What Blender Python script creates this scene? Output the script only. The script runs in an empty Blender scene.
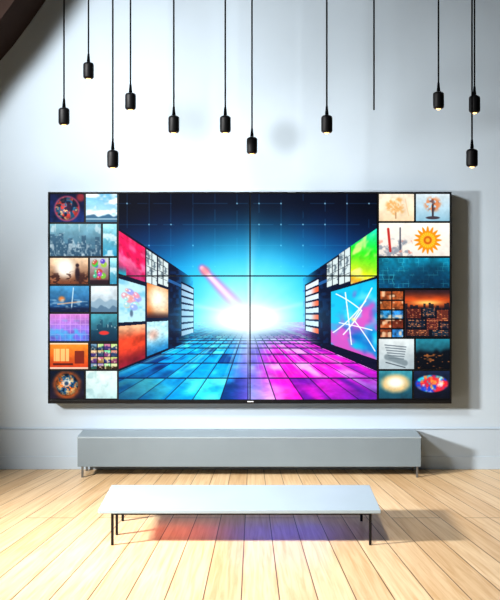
import bpy, bmesh, math
import numpy as np
from mathutils import Vector
scene = bpy.context.scene
try:
    scene.view_settings.view_transform = 'Standard'
    scene.view_settings.look = 'None'
    scene.view_settings.gamma = 0.93
except Exception: pass
COL = scene.collection
F=900.0; D=9.0; H=2.44; VX=252.0; VY=225.0
def W(px,py,d):            # photo pixel at distance d from the camera -> world
    return Vector(((px-VX)*d/F, d-D, H-(py-VY)*d/F))
def s2l(c):
    return tuple(((v/255)/12.92 if v/255<=0.04045 else ((v/255+0.055)/1.055)**2.4) for v in c)

# ---------------------------------------------------------------- materials
def mat(name, rgb, rough=0.5, metal=0.0, var=0.06, scale=6.0, bump=0.0, spec=0.5, emit=None, estr=0):
    m=bpy.data.materials.new(name); m.use_nodes=True
    nt=m.node_tree; b=nt.nodes['Principled BSDF']
    b.inputs['Roughness'].default_value=rough; b.inputs['Metallic'].default_value=metal
    b.inputs['Specular IOR Level'].default_value=spec
    c=s2l(rgb)
    tc=nt.nodes.new('ShaderNodeTexCoord'); n=nt.nodes.new('ShaderNodeTexNoise')
    n.inputs['Scale'].default_value=scale; n.inputs['Detail'].default_value=5
    nt.links.new(tc.outputs['Object'],n.inputs['Vector'])
    r=nt.nodes.new('ShaderNodeValToRGB')
    r.color_ramp.elements[0].position=.3; r.color_ramp.elements[1].position=.7
    r.color_ramp.elements[0].color=tuple(v*(1-var) for v in c)+(1,)
    r.color_ramp.elements[1].color=tuple(min(1,v*(1+var)) for v in c)+(1,)
    nt.links.new(n.outputs['Fac'],r.inputs['Fac']); nt.links.new(r.outputs['Color'],b.inputs['Base Color'])
    if bump:
        bp=nt.nodes.new('ShaderNodeBump'); bp.inputs['Strength'].default_value=bump; bp.inputs['Distance'].default_value=.004
        n2=nt.nodes.new('ShaderNodeTexNoise'); n2.inputs['Scale'].default_value=90
        nt.links.new(tc.outputs['Object'],n2.inputs['Vector'])
        nt.links.new(n2.outputs['Fac'],bp.inputs['Height']); nt.links.new(bp.outputs['Normal'],b.inputs['Normal'])
    if emit:
        b.inputs['Emission Color'].default_value=s2l(emit)+(1,); b.inputs['Emission Strength'].default_value=estr
    return m
M_wall=mat('wall_paint',(184,199,211),.85,var=.03,scale=1.2,bump=.12,spec=.2)
def dark_spot(m):   # soft round darker spot in the wall colour above the screen
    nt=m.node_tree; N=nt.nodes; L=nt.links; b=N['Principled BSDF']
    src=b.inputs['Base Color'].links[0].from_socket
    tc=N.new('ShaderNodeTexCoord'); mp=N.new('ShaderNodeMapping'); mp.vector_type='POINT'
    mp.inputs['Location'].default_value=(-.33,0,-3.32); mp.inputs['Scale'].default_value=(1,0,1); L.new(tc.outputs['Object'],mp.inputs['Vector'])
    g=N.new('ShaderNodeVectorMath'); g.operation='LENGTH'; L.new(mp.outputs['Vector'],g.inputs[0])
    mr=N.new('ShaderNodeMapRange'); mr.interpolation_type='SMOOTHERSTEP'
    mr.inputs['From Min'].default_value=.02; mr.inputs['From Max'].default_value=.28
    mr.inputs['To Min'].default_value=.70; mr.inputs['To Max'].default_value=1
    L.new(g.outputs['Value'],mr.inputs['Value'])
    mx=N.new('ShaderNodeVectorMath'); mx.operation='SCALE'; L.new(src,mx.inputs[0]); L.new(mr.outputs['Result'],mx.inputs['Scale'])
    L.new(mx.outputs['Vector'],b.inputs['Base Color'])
dark_spot(M_wall)
M_base=mat('baseboard_paint',(177,192,205),.8,var=.03,scale=2,spec=.15)
M_ceil=mat('ceiling_paint',(130,136,142),.9,var=.02)
M_timber=mat('dark_timber',(52,41,37),.9,var=.1,scale=3,spec=.05)
M_black=mat('black_enamel',(4,5,8),.55,metal=0,var=.1,spec=.22)
M_cord=mat('black_cord',(4,5,7),.9,spec=.03)
M_brass=mat('dark_brass',(120,84,40),.35,metal=.9)
M_bulb=mat('warm_bulb',(255,220,160),.4,emit=(255,210,140),estr=2.6)
M_bezel=mat('black_bezel',(10,12,16),.35,spec=.4)
M_logo=mat('silver_mark',(210,215,220),.4)
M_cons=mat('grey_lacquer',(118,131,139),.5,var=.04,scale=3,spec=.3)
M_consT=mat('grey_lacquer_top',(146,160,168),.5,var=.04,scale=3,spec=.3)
M_steel=mat('brushed_steel',(130,135,140),.3,metal=.8)
M_bench=mat('pale_laminate',(164,182,194),.5,var=.03,scale=3,spec=.3)
M_dark=mat('dark_steel',(30,30,34),.4,metal=.6)

def floor_mat():
    m=bpy.data.materials.new('oak_planks'); m.use_nodes=True
    nt=m.node_tree; L=nt.links; N=nt.nodes; b=N['Principled BSDF']
    tc=N.new('ShaderNodeTexCoord'); sp=N.new('ShaderNodeSeparateXYZ'); L.new(tc.outputs['Object'],sp.inputs[0])
    def mth(op,a,bb):
        q=N.new('ShaderNodeMath'); q.operation=op
        for i,v in enumerate((a,bb)):
            if isinstance(v,(int,float)): q.inputs[i].default_value=v
            else: L.new(v,q.inputs[i])
        return q.outputs[0]
    # tapered boards, laid in a fan that narrows towards the wall
    y0=5.6
    u=mth('MULTIPLY',mth('DIVIDE',sp.outputs['X'],mth('SUBTRACT',y0,sp.outputs['Y'])),y0+3.14)
    cb=N.new('ShaderNodeCombineXYZ'); L.new(mth('ADD',sp.outputs['Y'],30.7),cb.inputs[0]); L.new(mth('ADD',u,40.07),cb.inputs[1])
    br=N.new('ShaderNodeTexBrick'); br.offset=.43; br.offset_frequency=3
    br.inputs['Color1'].default_value=s2l((234,207,168))+(1,)
    br.inputs['Color2'].default_value=s2l((216,184,142))+(1,)
    br.inputs['Mortar'].default_value=s2l((108,76,48))+(1,)
    br.inputs['Scale'].default_value=1; br.inputs['Mortar Size'].default_value=.0048
    br.inputs['Mortar Smooth'].default_value=.4
    br.inputs['Brick Width'].default_value=7.3; br.inputs['Row Height'].default_value=.25
    L.new(cb.outputs[0],br.inputs['Vector'])
    mp2=N.new('ShaderNodeMapping'); mp2.inputs['Scale'].default_value=(.9,14,1)
    L.new(cb.outputs[0],mp2.inputs['Vector'])
    n=N.new('ShaderNodeTexNoise'); n.inputs['Scale'].default_value=2.2; n.inputs['Detail'].default_value=8; n.inputs['Distortion'].default_value=.8
    L.new(mp2.outputs['Vector'],n.inputs['Vector'])
    r=N.new('ShaderNodeValToRGB'); r.color_ramp.elements[0].position=.3; r.color_ramp.elements[1].position=.62
    r.color_ramp.elements[0].color=(.77,.67,.53,1); r.color_ramp.elements[1].color=(1.0,1.0,1.0,1)
    L.new(n.outputs['Fac'],r.inputs['Fac'])
    mx=N.new('ShaderNodeMix'); mx.data_type='RGBA'; mx.blend_type='MULTIPLY'; mx.inputs['Factor'].default_value=.9
    L.new(br.outputs['Color'],mx.inputs['A']); L.new(r.outputs['Color'],mx.inputs['B'])
    L.new(mx.outputs['Result'],b.inputs['Base Color'])
    b.inputs['Roughness'].default_value=.34
    bp=N.new('ShaderNodeBump'); bp.inputs['Strength'].default_value=.2; bp.inputs['Distance'].default_value=.003
    L.new(mth('SUBTRACT',1,br.outputs['Fac']),bp.inputs['Height']); L.new(bp.outputs['Normal'],b.inputs['Normal'])
    return m
M_floor=floor_mat()

def screen_mat():
    m=bpy.data.materials.new('lit_display'); m.use_nodes=True
    nt=m.node_tree; b=nt.nodes['Principled BSDF']
    a=nt.nodes.new('ShaderNodeVertexColor'); a.layer_name='picture'
    b.inputs['Base Color'].default_value=(.003,.003,.004,1); b.inputs['Roughness'].default_value=.4
    b.inputs['Specular IOR Level'].default_value=.05
    nt.links.new(a.outputs['Color'],b.inputs['Emission Color']); b.inputs['Emission Strength'].default_value=1.22
    return m
M_scr=screen_mat()

# ---------------------------------------------------------------- mesh helpers
def obj(name, me, m=None, parent=None, loc=(0,0,0), label=None, smooth=False):
    o=bpy.data.objects.new(name,me); COL.objects.link(o)
    if m: me.materials.append(m)
    if parent: o.parent=parent
    o.location=loc
    if label: o['label']=label
    if smooth:
        for p in me.polygons: p.use_smooth=True
    return o
def empty(name,loc,label,cat,group=None):
    e=bpy.data.objects.new(name,None); COL.objects.link(e); e.location=loc; e.empty_display_size=.1
    e['label']=label; e['category']=cat
    if group: e['group']=group
    return e
def box(x0,x1,y0,y1,z0,z1,bev=0,name='m',seg=2):
    bm=bmesh.new()
    bmesh.ops.create_cube(bm,size=1)
    for v in bm.verts:
        v.co=Vector((x0+(v.co.x+.5)*(x1-x0),y0+(v.co.y+.5)*(y1-y0),z0+(v.co.z+.5)*(z1-z0)))
    if bev: bmesh.ops.bevel(bm,geom=bm.edges[:],offset=bev,segments=seg,affect='EDGES',profile=.5)
    me=bpy.data.meshes.new(name); bm.to_mesh(me); bm.free(); return me
def join(meshes):
    bm=bmesh.new()
    for me in meshes: bm.from_mesh(me)
    me=bpy.data.meshes.new('m'); bm.to_mesh(me); bm.free(); return me
def lathe(profile,seg=28):
    bm=bmesh.new(); rings=[]
    for r,z in profile:
        if r<1e-5: rings.append([bm.verts.new((0,0,z))])
        else: rings.append([bm.verts.new((r*math.cos(2*math.pi*i/seg),r*math.sin(2*math.pi*i/seg),z)) for i in range(seg)])
    for a,b in zip(rings,rings[1:]):
        for i in range(seg):
            j=(i+1)%seg
            if len(a)==1 and len(b)==1: continue
            if len(a)==1: bm.faces.new((a[0],b[i],b[j]))
            elif len(b)==1: bm.faces.new((a[i],b[0],a[j]))
            else: bm.faces.new((a[i],b[i],b[j],a[j]))
    bmesh.ops.recalc_face_normals(bm,faces=bm.faces)
    me=bpy.data.meshes.new('lathe'); bm.to_mesh(me); bm.free(); return me
def prism_xz(pts,y0,y1):
    bm=bmesh.new()
    a=[bm.verts.new((x,y0,z)) for x,z in pts]; b=[bm.verts.new((x,y1,z)) for x,z in pts]
    bm.faces.new(a); bm.faces.new(b[::-1])
    for i in range(len(pts)):
        j=(i+1)%len(pts); bm.faces.new((a[j],a[i],b[i],b[j]))
    bmesh.ops.recalc_face_normals(bm,faces=bm.faces)
    me=bpy.data.meshes.new('prism'); bm.to_mesh(me); bm.free(); return me

# ---------------------------------------------------------------- setting
CEIL=5.3
def struct(o,label):
    o['kind']='structure'; o['label']=label; return o
struct(obj('floor',box(-6,6,-10,0.2,-.1,0),M_floor),'pale oak plank floor with dark joints')
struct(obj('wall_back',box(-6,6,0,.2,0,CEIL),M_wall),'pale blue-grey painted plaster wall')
struct(obj('ceiling',box(-6,6,-10,.2,CEIL,CEIL+.1),M_ceil),'plain pale ceiling')
bb=join([box(-6,6,-.012,0,0,.396,.002),box(-6,6,-.02,0,.399,.41,.003),box(-6,6,-.018,0,.0,.13,.003)])
struct(obj('baseboard_back',bb,M_base),'tall grey-blue painted baseboard with moulded cap')
pts=[(86,-61),(46,0),(30,23),(13,46),(-8,70),(-70,156),(-200,156),(-200,-61)]
pp=[((x-VX)/100,H-(y-VY)/100) for x,y in pts]
struct(obj('trim_1',prism_xz(pp,-.72,0),M_timber),'dark brown sloping timber beam under the ceiling')

# ---------------------------------------------------------------- painter
rng=np.random.RandomState(7)
LAT=rng.rand(256,256)
def vn(x,y,s=1.0,o=0):
    x=np.asarray(x)/s+37.3*o; y=np.asarray(y)/s+91.7*o
    xi=np.floor(x).astype(int); yi=np.floor(y).astype(int); fx=x-xi; fy=y-yi
    fx=fx*fx*(3-2*fx); fy=fy*fy*(3-2*fy)
    g=lambda a,b: LAT[a%256,b%256]
    return (g(xi,yi)*(1-fx)*(1-fy)+g(xi+1,yi)*fx*(1-fy)+g(xi,yi+1)*(1-fx)*fy+g(xi+1,yi+1)*fx*fy)
def fb(x,y,s,o=0): return vn(x,y,s,o)*.5+vn(x,y,s/2,o+1)*.3+vn(x,y,s/4,o+2)*.2
def sm(a,b,x):
    t=np.clip((x-a)/(b-a),0,1); return t*t*(3-2*t)
def C(c): return np.array(c,float)/255
def full(X,c): return np.ones(X.shape+(3,))*C(c)
def mixc(img,c,m):
    c=C(c) if not isinstance(c,np.ndarray) else c
    return img*(1-m[...,None])+c*m[...,None]
def hsv(h,s,v):
    h=np.mod(h,1)*6; s=np.clip(s,0,1)
    r=np.clip(np.abs(h-3)-1,0,1); g=np.clip(2-np.abs(h-2),0,1); b=np.clip(2-np.abs(h-4),0,1)
    return np.stack([(1-s*(1-q))*v for q in (r,g,b)],-1)
def lin(x,y,x0,y0,x1,y1,w):
    dx,dy=x1-x0,y1-y0; t=np.clip(((x-x0)*dx+(y-y0)*dy)/(dx*dx+dy*dy),0,1)
    d=np.hypot(x-x0-t*dx,y-y0-t*dy); return 1-sm(w*.6,w*1.3,d)
def disc(x,y,cx,cy,r,soft=.8,ry=None):
    ry=ry or r
    d=np.hypot((x-cx)/r,(y-cy)/ry); return 1-sm(1-soft/r,1+soft/r,d)
def rectm(x,y,x0,y0,x1,y1): return ((x>x0)&(x<x1)&(y>y0)&(y<y1)).astype(float)

def center(X,Y):
    cx,cy=248.,316.
    dx=X-cx; dy=Y-cy; ad=np.abs(dx)
    t=np.clip((Y-193)/(cy-193),0,1)
    img=full(X,(1,7,30))
    img=mixc(img,(0,36,96),sm(.05,.5,t)); img=mixc(img,(0,120,215),sm(.42,.82,t))
    img=img*(.8+.35*fb(X,Y,26,1))[...,None]
    img=mixc(img,(1,4,16),sm(60,140,ad)*sm(265,200,Y)*.65)
    gx=np.abs(np.mod(X-160,22)-11)<.45; gy=np.abs(np.mod(Y-193,21)-10.5)<.45
    up=(Y<268)
    img=mixc(img,(50,130,190),(gx&up)*.2*(vn(X,Y,9,3)>.3)); img=mixc(img,(50,130,190),(gy&up)*.2*(vn(X,Y,9,4)>.4))
    dd=np.hypot(np.mod(X-160,22)-11,np.mod(Y-193,21)-10.5)
    img=mixc(img,(170,225,255),(1-sm(.4,1.1,dd))*up*.7*(vn(np.floor((X-160)/22)*7,np.floor((Y-193)/21)*5,1,6)>.5))
    ang=np.arctan2(dy,dx); r=np.hypot(dx,dy*1.1)
    ray=.5+.35*(fb(X,Y,16,2)-.5)+.25*(vn(ang*7+50,r*0+3,1,2)-.5)
    g=np.exp(-(r/104)**2)
    img=mixc(img,(0,176,252),np.clip(g*1.35,0,1)*.93*sm(200,285,Y))
    img=mixc(img,(60,228,255),np.clip(np.exp(-(r/74)**2)*(1.0+ray*.35),0,1))
    img=mixc(img,(215,250,255),np.clip(np.exp(-(r/46)**1.8)*(.75+ray*.7),0,1))
    # pink-white beam
    tt=np.clip(((X-202)*44+(Y-268)*47)/(44*44+47*47),0,1)
    d=np.hypot(X-202-tt*44,Y-268-tt*47)
    img=mixc(img,(240,90,190),(1-sm(.5,6+6*tt,d))*.7)
    img=mixc(img,(255,232,245),(1-sm(.4,3.2+3*tt,d))*.92)
    img=mixc(img,(255,110,110),disc(X,Y,205,271,4.5,3)*.55)
    # floor
    fy=np.maximum(dy-2,.5); u=dx/fy; v=95/fy
    fl=(dy>6)&(dy>.43*(ad-60)+0)
    k=sm(-24,30,dx+14*(fb(X,Y,10,9)-.5))
    left=full(X,(0,168,240)); right=full(X,(240,24,210))
    KU=.34; KV=1.9
    cell=vn(np.floor(u/KU)*3.7,np.floor(v*KV)*5.3,1,8)*.65+.35*vn(u*6,v*5,1,9)
    left=mixc(left,(0,48,120),sm(.52,.78,cell)*.9); left=mixc(left,(90,248,255),sm(.48,0.18,cell)*.98)
    right=mixc(right,(100,16,165),sm(.54,.8,cell)*.88); right=mixc(right,(255,160,245),sm(.46,.18,cell)*.98)
    flc=left*(1-k[...,None])+right*k[...,None]
    flc=mixc(flc,(120,110,235),np.exp(-((dx-2)/16)**2)*.55)
    flc=mixc(flc,(2,14,56),sm(55,128,ad)*sm(28,80,dy)*.62*(1-k))
    flc=mixc(flc,(60,28,150),sm(50,122,dx)*sm(38,84,dy)*.72)
    flc=flc*(.85+.4*fb(X*1,Y*2.4,9,14))[...,None]
    gs=vn(ang*18+70,r*0+2,1,21)*.6+vn(ang*45+30,r*0+5,1,22)*.4
    flc=mixc(flc,(150,250,255),sm(.5,.75,gs)*sm(80,12,dy)*.75*(1-k)); flc=mixc(flc,(255,200,250),sm(.5,.75,gs)*sm(80,12,dy)*.75*k)
    flc=mixc(flc,(110,235,255),np.exp(-(dx/72)**2-(dy/25)**2)*.9)
    flc=mixc(flc,(235,252,255),np.exp(-(dx/48)**2-(dy/18)**2))
    lu=sm(.85,.3,(.5-np.abs(np.mod(u/KU,1)-.5))*KU*fy)
    vf=np.mod(v*KV,1); lv=sm(.85,.3,np.minimum(vf,1-vf)*fy*fy/95/KV)
    flc=mixc(flc,(3,10,50),np.maximum(lu,lv)*sm(8,22,fy)*.78)
    wet=np.exp(-(dx/12)**2)*sm(70,8,dy)*.6*(.4+.8*vn(X,Y,4,3))
    flc=mixc(flc,(235,235,255),np.clip(wet,0,1))
    f=fl.astype(float); img=img*(1-f[...,None])+flc*f[...,None]
    # dark side structures
    kk=dy/np.maximum(ad,1)
    side=((ad>55)&(kk>-.68)&(kk<.43))
    img=mixc(img,(3,12,40),side*sm(52,74,ad)*.96)
    img=mixc(img,(20,110,200),side*sm(.5,.8,vn(X,Y,3,13))*.35*sm(95,60,ad))
    edge=side&(ad<80)&(np.abs(kk+.45)<.02)
    img=mixc(img,(60,140,220),edge*.6)
    def cell_(x0,x1,k0,k1,fn):
        nonlocal img
        m=((X>x0)&(X<x1)&(kk>k0)&(kk<k1))
        U=(X-x0)/(x1-x0); V=(kk-k0)/(k1-k0)
        c=fn(U,V); img=np.where(m[...,None],c,img)
    def tex(c,U,V,s=5,o=3,a=.45): return c*(1-a/2+a*fb(U*27,V*45,s,o))[...,None]
    def f_mag(U,V):
        c=full(U,(235,20,90)); c=mixc(c,(255,110,160),sm(.4,.7,fb(U*30,V*30,12,3))); c=mixc(c,(130,5,70),sm(.55,1,V)*.6)
        c=mixc(c,(40,170,190),sm(.75,1,V)*(U<.3)); return tex(c,U,V)
    def f_grey(U,V):
        c=full(U,(215,230,230)); c=mixc(c,(60,80,95),sm(.5,.75,fb(U*30,V*60,9,2))*.7)
        c=mixc(c,(30,40,50),((np.abs(np.mod(V*4,1)-.5)>.46)|(np.abs(U-.5)<.04))*.8); return c
    def f_bub(U,V):
        c=full(U,(190,232,242)); c=mixc(c,(110,190,220),sm(.5,.8,fb(U*27,V*47,10,4))*.7); q=np.random.RandomState(3)
        for i in range(26):
            a=q.rand(5); an=a[0]*6.28; rr=(1.8+2.2*a[3]); hx,hy=13.5+8*np.sqrt(a[1])*np.cos(an),20+12*np.sqrt(a[1])*np.sin(an)
            c=mixc(c,hsv(a[2]*.25+(.9 if i%2 else .45),.35,.92),disc(U*27,V*47,hx,hy,rr,.8)*.75); c=mixc(c,(255,255,255),disc(U*27,V*47,hx-rr*.3,hy-rr*.3,rr*.35,.4)*.7)
        return mixc(c,(70,90,120),(disc(U*27,V*47,13.5,37,1.6,.8,4))*.8)
    def f_or(U,V):
        c=full(U,(238,175,120)); c=mixc(c,(225,110,40),sm(.5,.1,U)*.8); c=mixc(c,(255,250,225),disc(U*20,V*45,11,18,9,7,15)); c=mixc(c,(60,30,35),sm(.75,1,V)); return tex(c,U,V,6,2,.3)
    def f_red(U,V):
        c=full(U,(225,70,40)); c=mixc(c,(255,195,150),sm(.4,.0,V)); c=mixc(c,(120,20,45),sm(.5,1,V)*.9); return tex(c,U,V,9,7,.7)
    def f_cy(U,V):
        c=full(U,(190,235,245)); c=mixc(c,(30,130,190),sm(.4,1,V)); return tex(mixc(c,(240,150,120),disc(U*20,V*30,6,12,5,4)*.6),U,V)
    def f_gr(U,V):
        c=hsv(.36-.28*V+.12*U,.85,.92); c=mixc(c,(240,250,150),sm(.5,.75,fb(U*27,V*40,12,5))*.8); return tex(c,U,V,5,3,.3)
    def f_big(U,V):
        c=full(U,(20,195,232)); c=mixc(c,(130,235,248),sm(.5,.75,fb(U*45,V*80,26,6))*.8); c=mixc(c,(240,70,190),sm(.45,.7,fb(U*45,V*80,24,12))*.85)
        c=mixc(c,(10,90,190),sm(.5,.8,fb(U*45,V*80,20,16))*.8)
        x=U*45;y=V*78
        for a in ((5,5,30,30),(30,30,12,60),(40,8,22,40),(22,40,43,70),(8,45,40,50),(14,6,20,70),(2,60,34,20)):
            c=mixc(c,(250,254,255),lin(x,y,*a,.6)*.95)
        c=mixc(c,(255,240,150),disc(x,y,22,40,2,1.5)*.8); return c
    def f_stack(U,V):
        c=full(U,(6,18,54)); m=(np.mod(V*8,1)>.3)&(U>.05)&(U<.95)
        return mixc(c,(190,230,255),m*(.75+.25*U))
    def f_stack2(U,V):
        c=full(U,(14,10,44)); m=(np.mod(V*8,1)>.3)&(U>.05)&(U<.95)
        cc=mixc(full(U,(225,240,255)),(255,110,70),sm(.3,.9,U)*(np.mod(np.floor(V*8),2)))
        return np.where(m[...,None],cc,c)
    cell_(118,145,-.66,-.33,f_mag); cell_(146.5,157,-.66,-.33,f_grey); cell_(158,168,-.66,-.36,f_grey)
    cell_(118,145,-.29,.05,f_bub); cell_(147,168,-.33,.02,f_or)
    cell_(118,145,.08,.41,f_red); cell_(147,168,.06,.4,f_cy)
    cell_(181,194,-.52,.3,f_stack); cell_(305,319,-.55,.25,f_stack2)
    cell_(351,377,-.68,-.31,f_gr); cell_(339,350,-.68,-.34,f_grey); cell_(327,338,-.66,-.36,f_grey)
    cell_(331,377,-.29,.34,f_big)
    img=mixc(img,(150,238,255),np.clip(np.exp(-(dx/56)**2-((dy-2)/18)**2)*.9,0,1))
    img=mixc(img,(255,255,255),np.clip(np.exp(-(dx/29)**2-((dy-2)/12)**2)*2.2,0,1))
    # a few soft irregular rays
    spike=sum(np.exp(-((ang-a_)/w_)**2)*np.exp(-(r/l_)**1.5)*s_ for a_,w_,l_,s_ in ((-1.52,.07,58,.6),(-.22,.05,60,.5),(-2.95,.05,58,.5),(1.57,.06,55,.4)))
    img=mixc(img,(240,252,255),np.clip(spike,0,1)*(ad<57))
    return np.clip(img,0,1)

# tile painters: x,y = pixels inside the tile, w,h its size
def bg(x,y,w,h,c0,c1,n=.25,o=0,s=9):
    t=(y/h)[...,None]; im=C(c0)*(1-t)+C(c1)*t
    n=n*1.3
    return im*(1-n/2+n*(.7*fb(x,y,s,o)+.3*fb(x,y,3.2,o+4)))[...,None]
def t_swirl(x,y,w,h):
    i=bg(x,y,w,h,(12,20,55),(20,45,100),.9,1,7); r=np.hypot(x-w*.5,y-h*.52); a=np.arctan2(y-h*.52,x-w*.5)
    R=12; sp=r<R; n=fb(x+3*np.cos(a*3),y,5,3)
    c=mixc(full(x,(40,110,150)),(220,70,60),sm(.45,.62,n)); c=mixc(c,(245,200,150),sm(.58,.75,fb(x,y,3,8))); c=mixc(c,(15,20,50),sm(.55,.4,vn(x,y,3,6))*.8)
    c=c*(1.15-.6*(r/R)**2)[...,None]
    i=np.where(sp[...,None],c,i); i=mixc(i,(230,90,120),np.exp(-((r-R)/1)**2)*.6)
    return mixc(i,(235,60,50),disc(x,y,w*.9,h*.12,4,2)*.6)
def t_sky(x,y,w,h):
    i=bg(x,y,w,h,(120,195,232),(205,235,240),.2,2); i=mixc(i,(250,252,252),sm(.45,.7,fb(x,y*2,12,4)))
    hh=h-3-6*vn(x,y*0,5,5); i=mixc(i,(20,70,110),sm(-1,1,y-hh)*.75); return mixc(i,(200,230,240),(np.abs(y-(h-3))<.7)*.6)
def t_city(x,y,w,h):
    i=bg(x,y,w,h,(140,195,210),(40,75,105),.3,3)
    for sc,c,o in ((3,(90,135,155),1),(4.5,(40,72,98),7)):
        b=h*(.25+.6*vn(np.floor(x/sc)*9,x*0,1,o)); i=mixc(i,c,(y>b)*.55)
        i=mixc(i,(215,235,240),(y>b)*sm(.6,.9,vn(x,y,1.8,o))*.45)
    return mixc(i,(235,246,248),sm(.55,.75,fb(x*2,y,9,5))*.5)
def t_cyan(x,y,w,h):
    i=bg(x,y,w,h,(170,232,240),(50,145,180),.4,4); return mixc(i,(240,250,250),sm(.5,.7,fb(x,y,7,3))*.7)
def t_warm(x,y,w,h):
    i=bg(x,y,w,h,(245,215,180),(120,65,40),.5,5); i=mixc(i,(255,252,240),disc(x,y,w*.4,h*.38,9,5))
    i=mixc(i,(60,32,30),sm(.5,.62,fb(x,y*1.5,6,3))*sm(.45,.7,y/h)*.85)
    i=mixc(i,(40,25,35),disc(x,y,w*.72,h*.6,2.3,1,7)*.9); return mixc(i,(40,25,35),disc(x,y,w*.72,h*.28,1.8,.8)*.9)
def t_ball(x,y,w,h):
    i=bg(x,y,w,h,(215,220,220),(100,50,50),.4,6); q=np.random.RandomState(5)
    for k in range(14):
        a=q.rand(4); hx,hy=3+a[1]*(w-6),3+a[2]*(h-9); i=mixc(i,hsv(a[0],.7,.8),disc(x,y,hx,hy,1.5+1.6*a[3],.6)*.9); i=mixc(i,(255,255,255),disc(x,y,hx-.7,hy-.7,.7,.4)*.7)
    return mixc(i,(30,20,30),sm(h-5,h-3,y)*.8)
def t_sea(x,y,w,h):
    i=bg(x,y,w,h,(80,165,215),(15,55,105),.5,7); i=mixc(i,(245,140,60),disc(x,y,w*.3,h*.5,3,2,2.5)*.9)
    i=mixc(i,(210,240,250),lin(x,y,w*.6,2,w*.55,h-3,.6)*.8); i=mixc(i,(245,190,140),lin(x,y,w*.2,h*.7,w*.8,h*.6,.7)*.7)
    i=mixc(i,(180,220,240),sm(.6,.9,vn(x,y*2.5,4,6))*(y>h*.5)*.5); return mixc(i,(15,25,55),sm(h-6,h-3,y)*.8)
def t_pale(x,y,w,h):
    i=bg(x,y,w,h,(230,238,242),(170,195,208),.3,8); i=mixc(i,(120,155,178),sm(0,2,y-h*(.35+.35*vn(x,x*0,6,2)))*.6)
    return mixc(i,(60,95,125),sm(0,1.5,y-h*(.6+.3*vn(x,x*0,4,5)))*.6)
def t_lilac(x,y,w,h):
    i=bg(x,y,w,h,(215,130,210),(95,105,215),.4,9); i=mixc(i,(250,205,250),((np.mod(x,5)<.6)|(np.mod(y,5)<.6))*.35)
    return mixc(i,(60,200,235),sm(.5,.75,fb(x,y,11,3))*.65)
def t_teal(x,y,w,h):
    i=bg(x,y,w,h,(80,170,185),(10,40,65),.5,10); b=h*(.15+.5*vn(np.floor(x/3)*9,x*0,1,4)); i=mixc(i,(15,55,80),(y>b)*.5)
    i=mixc(i,(210,240,240),sm(.65,.9,vn(x,y,1.8,2))*(y>b)*(y<h*.6)*.6)
    return mixc(i,(225,60,55),disc(x,y,w*.5,h*.7,5,1,2))
def t_room(x,y,w,h):
    i=bg(x,y,w,h,(245,150,45),(205,60,25),.4,11); i=mixc(i,(255,215,140),rectm(x,y,w*.1,h*.22,w*.5,h*.7)*.8); i=mixc(i,(210,90,30),(np.mod(x,5)<.6)*rectm(x,y,w*.1,h*.22,w*.5,h*.7)*.8)
    i=mixc(i,(110,28,25),rectm(x,y,w*.65,h*.3,w*.9,h*.8)*.8); i=mixc(i,(60,20,25),rectm(x,y,w*.08,h*.78,w*.6,h*.86)*.8); return mixc(i,(245,230,210),((y<1.6)|(y>h-2))*.8)
def t_grid(x,y,w,h):
    cx=np.floor(x/6.8); cy=np.floor(y/6.6); a=vn(cx*7.3,cy*5.1,1,3); b=vn(cx*3.3,cy*9.1,1,5)
    ly=np.mod(y,6.6)/6.6
    sky=hsv(a*1.1+.5,.2+.3*b,.7+.3*a); gr=hsv(b*1.3+.9,.55,.15+.5*b)
    m=sm(.35,.65,ly+.6*(fb(x,y,2.5,1)-.5)); i=sky*(1-m[...,None])+gr*m[...,None]
    i=mixc(i,(250,230,190),sm(.65,.85,vn(x,y,1.8,8))*.7)
    return mixc(i,(10,12,20),((np.mod(x,6.8)<.9)|(np.mod(y,6.6)<.9))*.95)
def t_robot(x,y,w,h):
    # blue and orange orb
    i=bg(x,y,w,h,(10,26,48),(34,26,40),.9,12); cx,cy=w*.5,h*.5; r=np.hypot(x-cx,y-cy); a=np.arctan2(y-cy,x-cx)
    R=11.; n=fb(x+1.5*np.sin(a*5),y,5,6); n2=fb(x,y,3,15)
    c=mixc(full(x,(30,95,140)),(235,120,40),sm(.45,.6,n)); c=mixc(c,(255,215,150),sm(.55,.72,n2)*.8); c=mixc(c,(10,22,40),sm(.48,.36,n2)*.8)
    c=c*(1.2-.7*(r/R)**2)[...,None]
    i=mixc(i,(225,105,35),np.exp(-((r-R-1)/2.5)**2)*.7*(.3+n)); m=1-sm(R-.8,R+.8,r); i=i*(1-m[...,None])+c*m[...,None]
    i=mixc(i,(240,238,230),disc(x,y,cx-1,cy-1.5,4,1.5,3.6)*.75); return mixc(i,(24,60,96),disc(x,y,cx-.5,cy-1.2,2,.9)*.9)
def t_mint(x,y,w,h):
    i=bg(x,y,w,h,(230,243,238),(190,222,222),.2,13); return mixc(i,(150,195,198),sm(.5,.75,fb(x,y,8,5))*.5)
def t_balloon(x,y,w,h):
    i=bg(x,y,w,h,(250,238,215),(238,212,175),.25,14); m=disc(x,y,w*.48,h*.45,10,2,9)
    i=mixc(i,(225,165,90),m*sm(.3,.7,fb(x,y,5,3))*.85); i=mixc(i,(190,150,110),lin(x,y,w*.48,h*.7,w*.48,h*.9,.7)); return mixc(i,(225,190,150),lin(x,y,w*.75,h*.2,w*.85,h*.8,.6)*.6)
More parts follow.
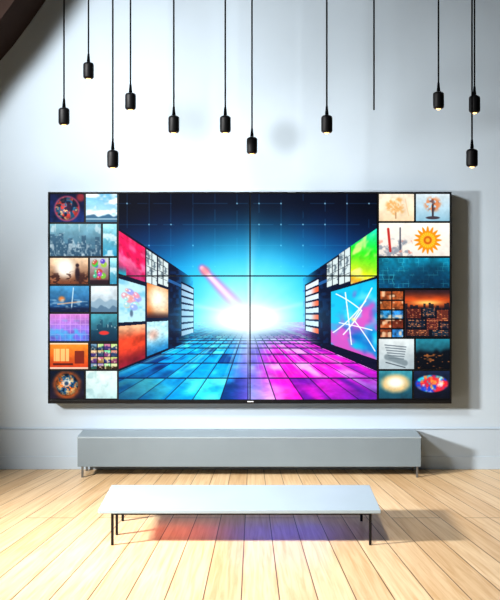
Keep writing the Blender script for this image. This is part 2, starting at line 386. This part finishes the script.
def t_tree(x,y,w,h):
    i=bg(x,y,w,h,(220,233,238),(140,185,205),.2,15); i=mixc(i,(225,125,65),disc(x,y,w*.5,h*.38,8,3,7)*sm(.25,.6,vn(x,y,2.4,4))*.85)
    i=mixc(i,(80,60,70),disc(x,y,w*.5,h*.4,6,2,6)*sm(.6,.85,vn(x,y,2,9))*.7)
    i=mixc(i,(60,50,60),lin(x,y,w*.5,h*.4,w*.5,h*.85,1)); return mixc(i,(70,60,70),disc(x,y,w*.5,h*.88,7,1,1.6))
def t_sun(x,y,w,h):
    i=bg(x,y,w,h,(252,246,234),(235,225,215),.15,16)
    m=(x<w*.48)*sm(h*.35,h*.5,y-6*vn(x,x*0,4,2))
    i=mixc(i,(110,122,140),sm(.45,.7,fb(x,y,5,6))*m*.7); i=mixc(i,(225,130,110),sm(.55,.75,fb(x,y,5,9))*m*.7)
    i=mixc(i,(195,45,40),lin(x,y,w*.13,h*.18,w*.16,h*.85,1.3)); i=mixc(i,(50,55,75),lin(x,y,w*.3,h*.15,w*.3,h*.8,.8)*.8)
    cx,cy=w*.69,h*.52; r=np.hypot(x-cx,y-cy); a=np.arctan2(y-cy,x-cx)
    R=11.5+2.4*np.cos(a*16); i=mixc(i,(248,145,15),1-sm(R-.8,R+.8,r)); i=mixc(i,(255,205,50),(1-sm(6.8,8.6,r))*(.7+.3*np.cos(a*20))); i=mixc(i,(200,90,15),(1-sm(3.4,5,r))*.85); return mixc(i,(250,180,50),(1-sm(1.2,2.8,r)))
def t_circ(x,y,w,h):
    i=bg(x,y,w,h,(10,130,160),(5,65,100),.7,17); i=mixc(i,(80,215,230),((np.mod(x+2*vn(x,y,4,2),5)<.5)|(np.mod(y,4.2)<.45))*sm(.4,.8,vn(x,y,5,8))*.5)
    return mixc(i,(5,25,50),disc(x,y,w*.7,h*.6,20,8,12)*.45)
def t_thumb(x,y,w,h):
    cx=np.floor(x/12.2); cy=np.floor(y/9.5); b=vn(cx*3.3,cy*9.1,1,5)
    i=hsv(.03+.05*b+(b>.62)*.5,.75,.4+.5*b)*(.3+1.2*fb(x,y,3.5,1))[...,None]
    i=mixc(i,(255,225,185),sm(.55,.85,vn(x,y,3.4,9))*.75); return mixc(i,(8,10,16),((np.mod(x,12.2)<1.4)|(np.mod(y,9.5)<1.6))*.97)
def t_sunset(x,y,w,h):
    i=bg(x,y,w,h*.9,(34,26,38),(12,20,34),.5,18); i=mixc(i,(240,85,25),np.exp(-((y-h*.24)/7)**2)*.95*(.6+.6*fb(x*.4,y*1.5,5,2))); i=mixc(i,(255,205,110),np.exp(-((y-h*.27)/2.5)**2-((x-w*.5)/14)**2))
    b=h*(.22+.25*vn(np.floor(x/2.6)*9,x*0,1,1)); i=mixc(i,(14,24,40),(y>b)*.78)
    g=sm(h*.34,h*.42,y)
    i=mixc(i,(10,16,28),g*.7)
    for x0,y0,x1,y1,c in ((2,.40,16,.60,(120,40,30)),(18,.38,30,.56,(25,50,70)),(32,.42,43,.66,(150,60,38)),(3,.64,20,.80,(25,40,60)),(22,.60,33,.84,(130,45,38)),(2,.84,24,.97,(110,52,40)),(27,.86,43,.97,(28,60,80)),(35,.70,43,.82,(40,42,62))):
        m=rectm(x,y,x0,y0*h,x1,y1*h); i=mixc(i,c,m*.65); i=mixc(i,(250,160,100),m*(np.mod(y,1.5)<.6)*sm(.45,.75,vn(x*2.2,y*3,2.5,7))*.75)
    i=mixc(i,(190,75,50),(np.mod(x,7.3)<.5)*g*.3)
    return i
def t_sketch(x,y,w,h):
    i=bg(x,y,w,h,(222,230,230),(175,190,196),.2,19)
    for k in range(6):
        i=mixc(i,(80,92,104),lin(x,y,6+k*.8,6+k*2.6,w-8-k*.5,8+k*2.4,.6)*.7)
    i=mixc(i,(110,125,132),lin(x,y,8,h*.6,w-9,h*.8,3)*.75); return mixc(i,(50,60,70),lin(x,y,7,h*.78,w-9,h*.95,.6)*.7)
def t_dusk(x,y,w,h):
    i=bg(x,y,w,h,(40,140,160),(8,14,24),.5,20); i=mixc(i,(6,10,18),sm(.35,.55,y/h+.15*vn(x,x*0,4,3))*.9); return mixc(i,(225,130,60),sm(.75,.95,vn(x,y*2,3,4))*(y>h*.5)*.7)
def t_oval(x,y,w,h):
    i=bg(x,y,w,h,(60,150,165),(25,75,95),.5,21); i=mixc(i,(245,205,140),disc(x,y,w*.5,h*.45,14,4,9)*(.7+.4*fb(x,y,4,2))); return mixc(i,(255,250,232),disc(x,y,w*.5,h*.42,8,4,5))
def t_rain(x,y,w,h):
    i=bg(x,y,w,h,(25,40,70),(12,18,32),.6,22); n=fb(x,y,8,3); c=mixc(full(x,(40,205,225)),(30,70,210),sm(.4,.6,n)); c=mixc(c,(230,40,60),sm(.45,.7,fb(x,y,8,9)+.35*(x/w-.45))); c=mixc(c,(250,170,60),sm(.6,.8,fb(x,y,6,13))*.8)
    m=disc(x,y,w*.5,h*.46,16.3,1.6,8.6)
    i=i*(1-m[...,None])+c*m[...,None]; i=mixc(i,(245,245,250),sm(.55,.8,fb(x,y,6,8))*m*.8); return i

def picture_mesh(x0,y0,x1,y1,d,fn,local,res=.5):
    nx=max(2,int((x1-x0)/res)+1); ny=max(2,int((y1-y0)/res)+1)
    xs=np.linspace(x0,x1,nx); ys=np.linspace(y0,y1,ny); X,Y=np.meshgrid(xs,ys)
    img=fn(X-x0,Y-y0,x1-x0,y1-y0) if local else fn(X,Y)
    img=np.clip(img,0,1); img=np.where(img<=.04045,img/12.92,((img+.055)/1.055)**2.4)
    co=np.zeros((ny,nx,3)); co[...,0]=(X-VX)*d/F; co[...,1]=d-D; co[...,2]=H-(Y-VY)*d/F
    idx=np.arange(nx*ny).reshape(ny,nx)
    q=np.stack([idx[:-1,:-1],idx[1:,:-1],idx[1:,1:],idx[:-1,1:]],-1).reshape(-1,4)
    me=bpy.data.meshes.new('picture'); me.vertices.add(nx*ny); me.vertices.foreach_set('co',co.ravel())
    me.loops.add(q.size); me.loops.foreach_set('vertex_index',q.ravel().astype(np.int32))
    me.polygons.add(len(q)); me.polygons.foreach_set('loop_start',(np.arange(len(q))*4).astype(np.int32))
    me.update(calc_edges=True)
    a=me.color_attributes.new('picture','FLOAT_COLOR','POINT')
    rgba=np.ones((nx*ny,4),np.float32); rgba[:,:3]=img.reshape(-1,3); a.data.foreach_set('color',rgba.ravel())
    return me

# ---------------------------------------------------------------- video wall
SD=8.84
a0=W(48,192,SD); a1=W(451.5,403.5,SD)
vw=empty('video_wall',(0,0,0),'huge black-framed video wall showing a neon digital corridor','screen')
obj('housing',box(a0.x+.02,a1.x-.02,-.13,-.0,a1.z+.02,a0.z-.02,.004),M_bezel,vw)
def ring(X0,X1,Z0,Z1,t,tb,y0,y1):
    return join([box(X0,X1,y0,y1,Z1-t,Z1,.002),box(X0,X1,y0,y1,Z0,Z0+tb,.002),box(X0,X0+t,y0,y1,Z0+tb,Z1-t,.002),box(X1-t,X1,y0,y1,Z0+tb,Z1-t,.002)])
obj('frame',ring(a0.x,a1.x,a1.z,a0.z,.013,.035,-.165,-.05),M_bezel,vw)
obj('backplate',box(a0.x+.01,a1.x-.01,-.15,-.13,a1.z+.01,a0.z-.01),M_bezel,vw)
lg=W(250.5,401.5,SD)
obj('logo',box(lg.x-.03,lg.x+.03,-.168,-.164,lg.z-.005,lg.z+.005,.002),M_logo,vw,label='tiny pale maker mark on the lower frame')
PD=8.846
for (x0,y0,x1,y1,lb) in ((118.8,193.8,249.4,275.3,'panel with navy star grid and pink comet'),(250.7,193.8,376.7,275.3,'panel with navy starry sky and green picture'),
        (118.8,276.6,249.4,399.4,'panel with cyan glow and blue tiled floor'),(250.7,276.6,376.7,399.4,'panel with magenta tiled floor')):
    obj('display_panel',picture_mesh(x0,y0,x1,y1,PD,center,False,.45),M_scr,vw,label=lb)
T=[(50,194,84,222,t_swirl,'dark picture with red and blue sphere'),(86,194,117,222,t_sky,'pale blue sky picture'),
(50,224,101,256,t_city,'misty teal city picture'),(103,224,116.6,256,t_cyan,'upright cyan picture'),
(50,258,88,284,t_warm,'warm lit picture with dark figure'),(90,258,108.5,284,t_ball,'picture of coloured balls'),(110,258,116.6,284,t_cyan,'narrow pale cyan picture'),
(50,286,89,312,t_sea,'blue sea picture with orange boat'),(91,286,117,312,t_pale,'pale mountain picture'),
(50,314,89,341,t_lilac,'lilac and blue grid picture'),(91,314,117,341,t_teal,'teal street picture with red car'),
(50,343,88,369,t_room,'orange room picture'),(90,343,117,369,t_grid,'picture of many small photographs'),
(50,371,84,398.5,t_robot,'dark picture with blue and orange orb'),(86,371,117,398.5,t_mint,'pale mint picture'),
(379,194,414,221,t_balloon,'cream picture with golden drawing'),(416,194,449.6,221,t_tree,'pale picture with orange tree'),
(379,223,449.6,256,t_sun,'cream picture with orange sunflower'),(379,258,449.6,288,t_circ,'dark teal circuit picture'),
(379,290,403,337,t_thumb,'orange thumbnails picture'),(405,290,449.6,337,t_sunset,'orange skyline over dark layered panels picture'),
(379,339,414,369,t_sketch,'grey sketch picture'),(416,339,449.6,369,t_dusk,'dark dusk picture'),
(379,371,412,398.5,t_oval,'teal picture with glowing oval'),(414,371,449.6,398.5,t_rain,'dark picture with cyan, blue and red oval')]
for x0,y0,x1,y1,fn,lb in T:
    obj('picture_tile',picture_mesh(x0,y0,x1,y1,PD,fn,True,.4),M_scr,vw,label=lb)

# ---------------------------------------------------------------- media console
cd=8.68; sc=F/cd
cx0=(77-VX)/sc; cx1=(421.5-VX)/sc; yf=cd-D
con=empty('media_console',((cx0+cx1)/2,-.19,0),'long low grey lacquered media console on steel legs','console')
ox,oy=con.location.x,con.location.y
def L_(x0,x1,y0,y1,z0,z1,b=0): return box(x0-ox,x1-ox,y0-oy,y1-oy,z0,z1,b)
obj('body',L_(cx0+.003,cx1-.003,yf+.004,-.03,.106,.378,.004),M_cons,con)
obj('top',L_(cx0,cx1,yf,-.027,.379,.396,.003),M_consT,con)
for px in (82,417.5):
    xx=(px-VX)/sc
    for yy in (yf+.023,-.065):
        obj('leg',L_(xx-.010,xx+.010,yy-.010,yy+.010,0,.106,.002),M_steel,con)

# ---------------------------------------------------------------- bench
bd=6.82; bs=F/bd; byf=bd-D; bx0=(98-VX)/bs; bx1=(381-VX)/bs; byb=byf+.66
HB=.28
be=empty('bench',((bx0+bx1)/2,(byf+byb)/2,0),'low bench with pale blue-grey slab top and thin dark metal legs','bench')
ox,oy=be.location.x,be.location.y
obj('seat',L_(bx0,bx1,byf,byb,HB-.028,HB,.004),M_bench,be)
lx0=(111.5-VX)/bs; lx1=(371-VX)/bs
obj('rail',join([L_(lx0-.01,lx1+.01,byf+.035,byf+.053,HB-.048,HB-.029,.001),L_(lx0-.01,lx1+.01,byb-.07,byb-.052,HB-.048,HB-.029,.001),
    L_(lx0-.009,lx0+.009,byf+.053,byb-.07,HB-.048,HB-.029,.001),L_(lx1-.009,lx1+.009,byf+.053,byb-.07,HB-.048,HB-.029,.001)]),M_dark,be,label='dark steel under-frame')
for lx in (lx0,lx1):
    for ly in (byf+.044,byf+.27,byb-.061):
        if lx==lx1 and ly==byf+.27: continue
        obj('leg',L_(lx-.0095,lx+.0095,ly-.0095,ly+.0095,0,HB-.049,.001),M_dark,be)

# ---------------------------------------------------------------- pendants
LS=[(64,125,7.6),(88.5,79,7.9),(112.8,168,7.4),(130.5,110,7.7),(173.8,133,7.6),(225.3,133,7.6),(252,154,7.8),(326.8,133,7.4),(438.5,109,7.6),(474.5,113,7.5),(472,167,7.3)]
R=.046
body=lathe([(0,.150),(.014,.150),(.020,.147),(.034,.142),(.043,.134),(R,.124),(R,.020),(.044,.012),(.038,.006),(.028,.004),(.028,.03),(0,.03)])
socket=lathe([(0,.225),(.007,.225),(.009,.217),(.012,.185),(.014,.165),(.015,.153),(0,.150)])
bulb=lathe([(0,-.010),(.010,-.008),(.018,-.002),(.023,.008),(.026,.028),(0,.028)])
rim=lathe([(.0385,.0058),(.036,.003),(.030,.001),(.028,.003),(.030,.006),(.0385,.0058)])
canopy=lathe([(0,0),(.05,0),(.05,-.015),(.03,-.03),(0,-.03)])
for me in (body,socket,bulb,rim,canopy):
    for q in me.polygons: q.use_smooth=True
for me,m in ((body,M_black),(socket,M_cord),(bulb,M_bulb),(rim,M_brass),(canopy,M_black)): me.materials.append(m)
for i,(px,py,d) in enumerate(LS):
    p=W(px,py,d)
    e=empty('pendant_lamp',p,'small black cylinder pendant lamp on a long black cord','lamp','black pendant lamps hanging over the bench')
    for nm,me in (('lamp_shade',body),('socket',socket),('bulb',bulb),('shade_rim',rim)):
        obj(nm,me,None,e)
    obj('ceiling_rose',canopy,None,e,loc=(0,0,CEIL-p.z))
    obj('cord',lathe([(.0068,.213),(.0068,CEIL-p.z-.03)],16),M_cord,e,smooth=True)
p=W(374,110,7.6)
e=empty('hanging_cord',p,'bare black cord hanging without a lamp','cord')
obj('cord',lathe([(.0068,0),(.0068,CEIL-p.z-.03)],16),M_cord,e,smooth=True)
obj('ceiling_rose',canopy,None,e,loc=(0,0,CEIL-p.z))

# ---------------------------------------------------------------- lights
def aim(o,loc,target):
    o.location=loc; o.rotation_euler=(Vector(target)-Vector(loc)).to_track_quat('-Z','Y').to_euler()
def area(name,loc,target,size,power,col,sy=None,spread=180):
    l=bpy.data.lights.new(name,'AREA'); l.energy=power; l.color=col; l.shape='RECTANGLE'; l.size=size; l.size_y=sy or size; l.spread=math.radians(spread)
    o=bpy.data.objects.new(name,l); COL.objects.link(o); aim(o,loc,target); return o
area('key_light',(-3.8,-4.4,4.8),(-.1,0,3.1),1.0,106,(1,.99,.98),spread=66)
area('low_key_light',(-4.3,-3.3,2.4),(1.2,-1.1,.3),.4,165,(1,.97,.94),spread=76)
area('floor_light',(-.5,-4.7,5.0),(.15,-3.8,0),.5,62,(1,.98,.94),spread=78)
area('added_bench_glow_red',(-.60,byf+.33,HB-.055),(-.60,byf+.33,0),.6,1.0,(1,.09,.0),.3)  # added light, no fixture under the seat; tints the floor red
area('added_bench_glow_blue',(.22,byf+.33,HB-.055),(.22,byf+.33,0),.8,2.0,(.0,.05,1),.3)  # likewise added without a fixture, tints the floor below blue
w=bpy.data.worlds.new('world'); scene.world=w; w.use_nodes=True
w.node_tree.nodes['Background'].inputs[0].default_value=(.72,.86,1,1); w.node_tree.nodes['Background'].inputs[1].default_value=.04

# ---------------------------------------------------------------- camera
cam=bpy.data.cameras.new('camera'); co=bpy.data.objects.new('camera',cam); COL.objects.link(co); scene.camera=co
co.location=(0,-D,H); co.rotation_euler=(math.pi/2,0,0)
cam.sensor_fit='AUTO'; cam.sensor_width=36; cam.lens=36*F/600
cam.shift_x=(250-VX)/600; cam.shift_y=-(300-VY)/600
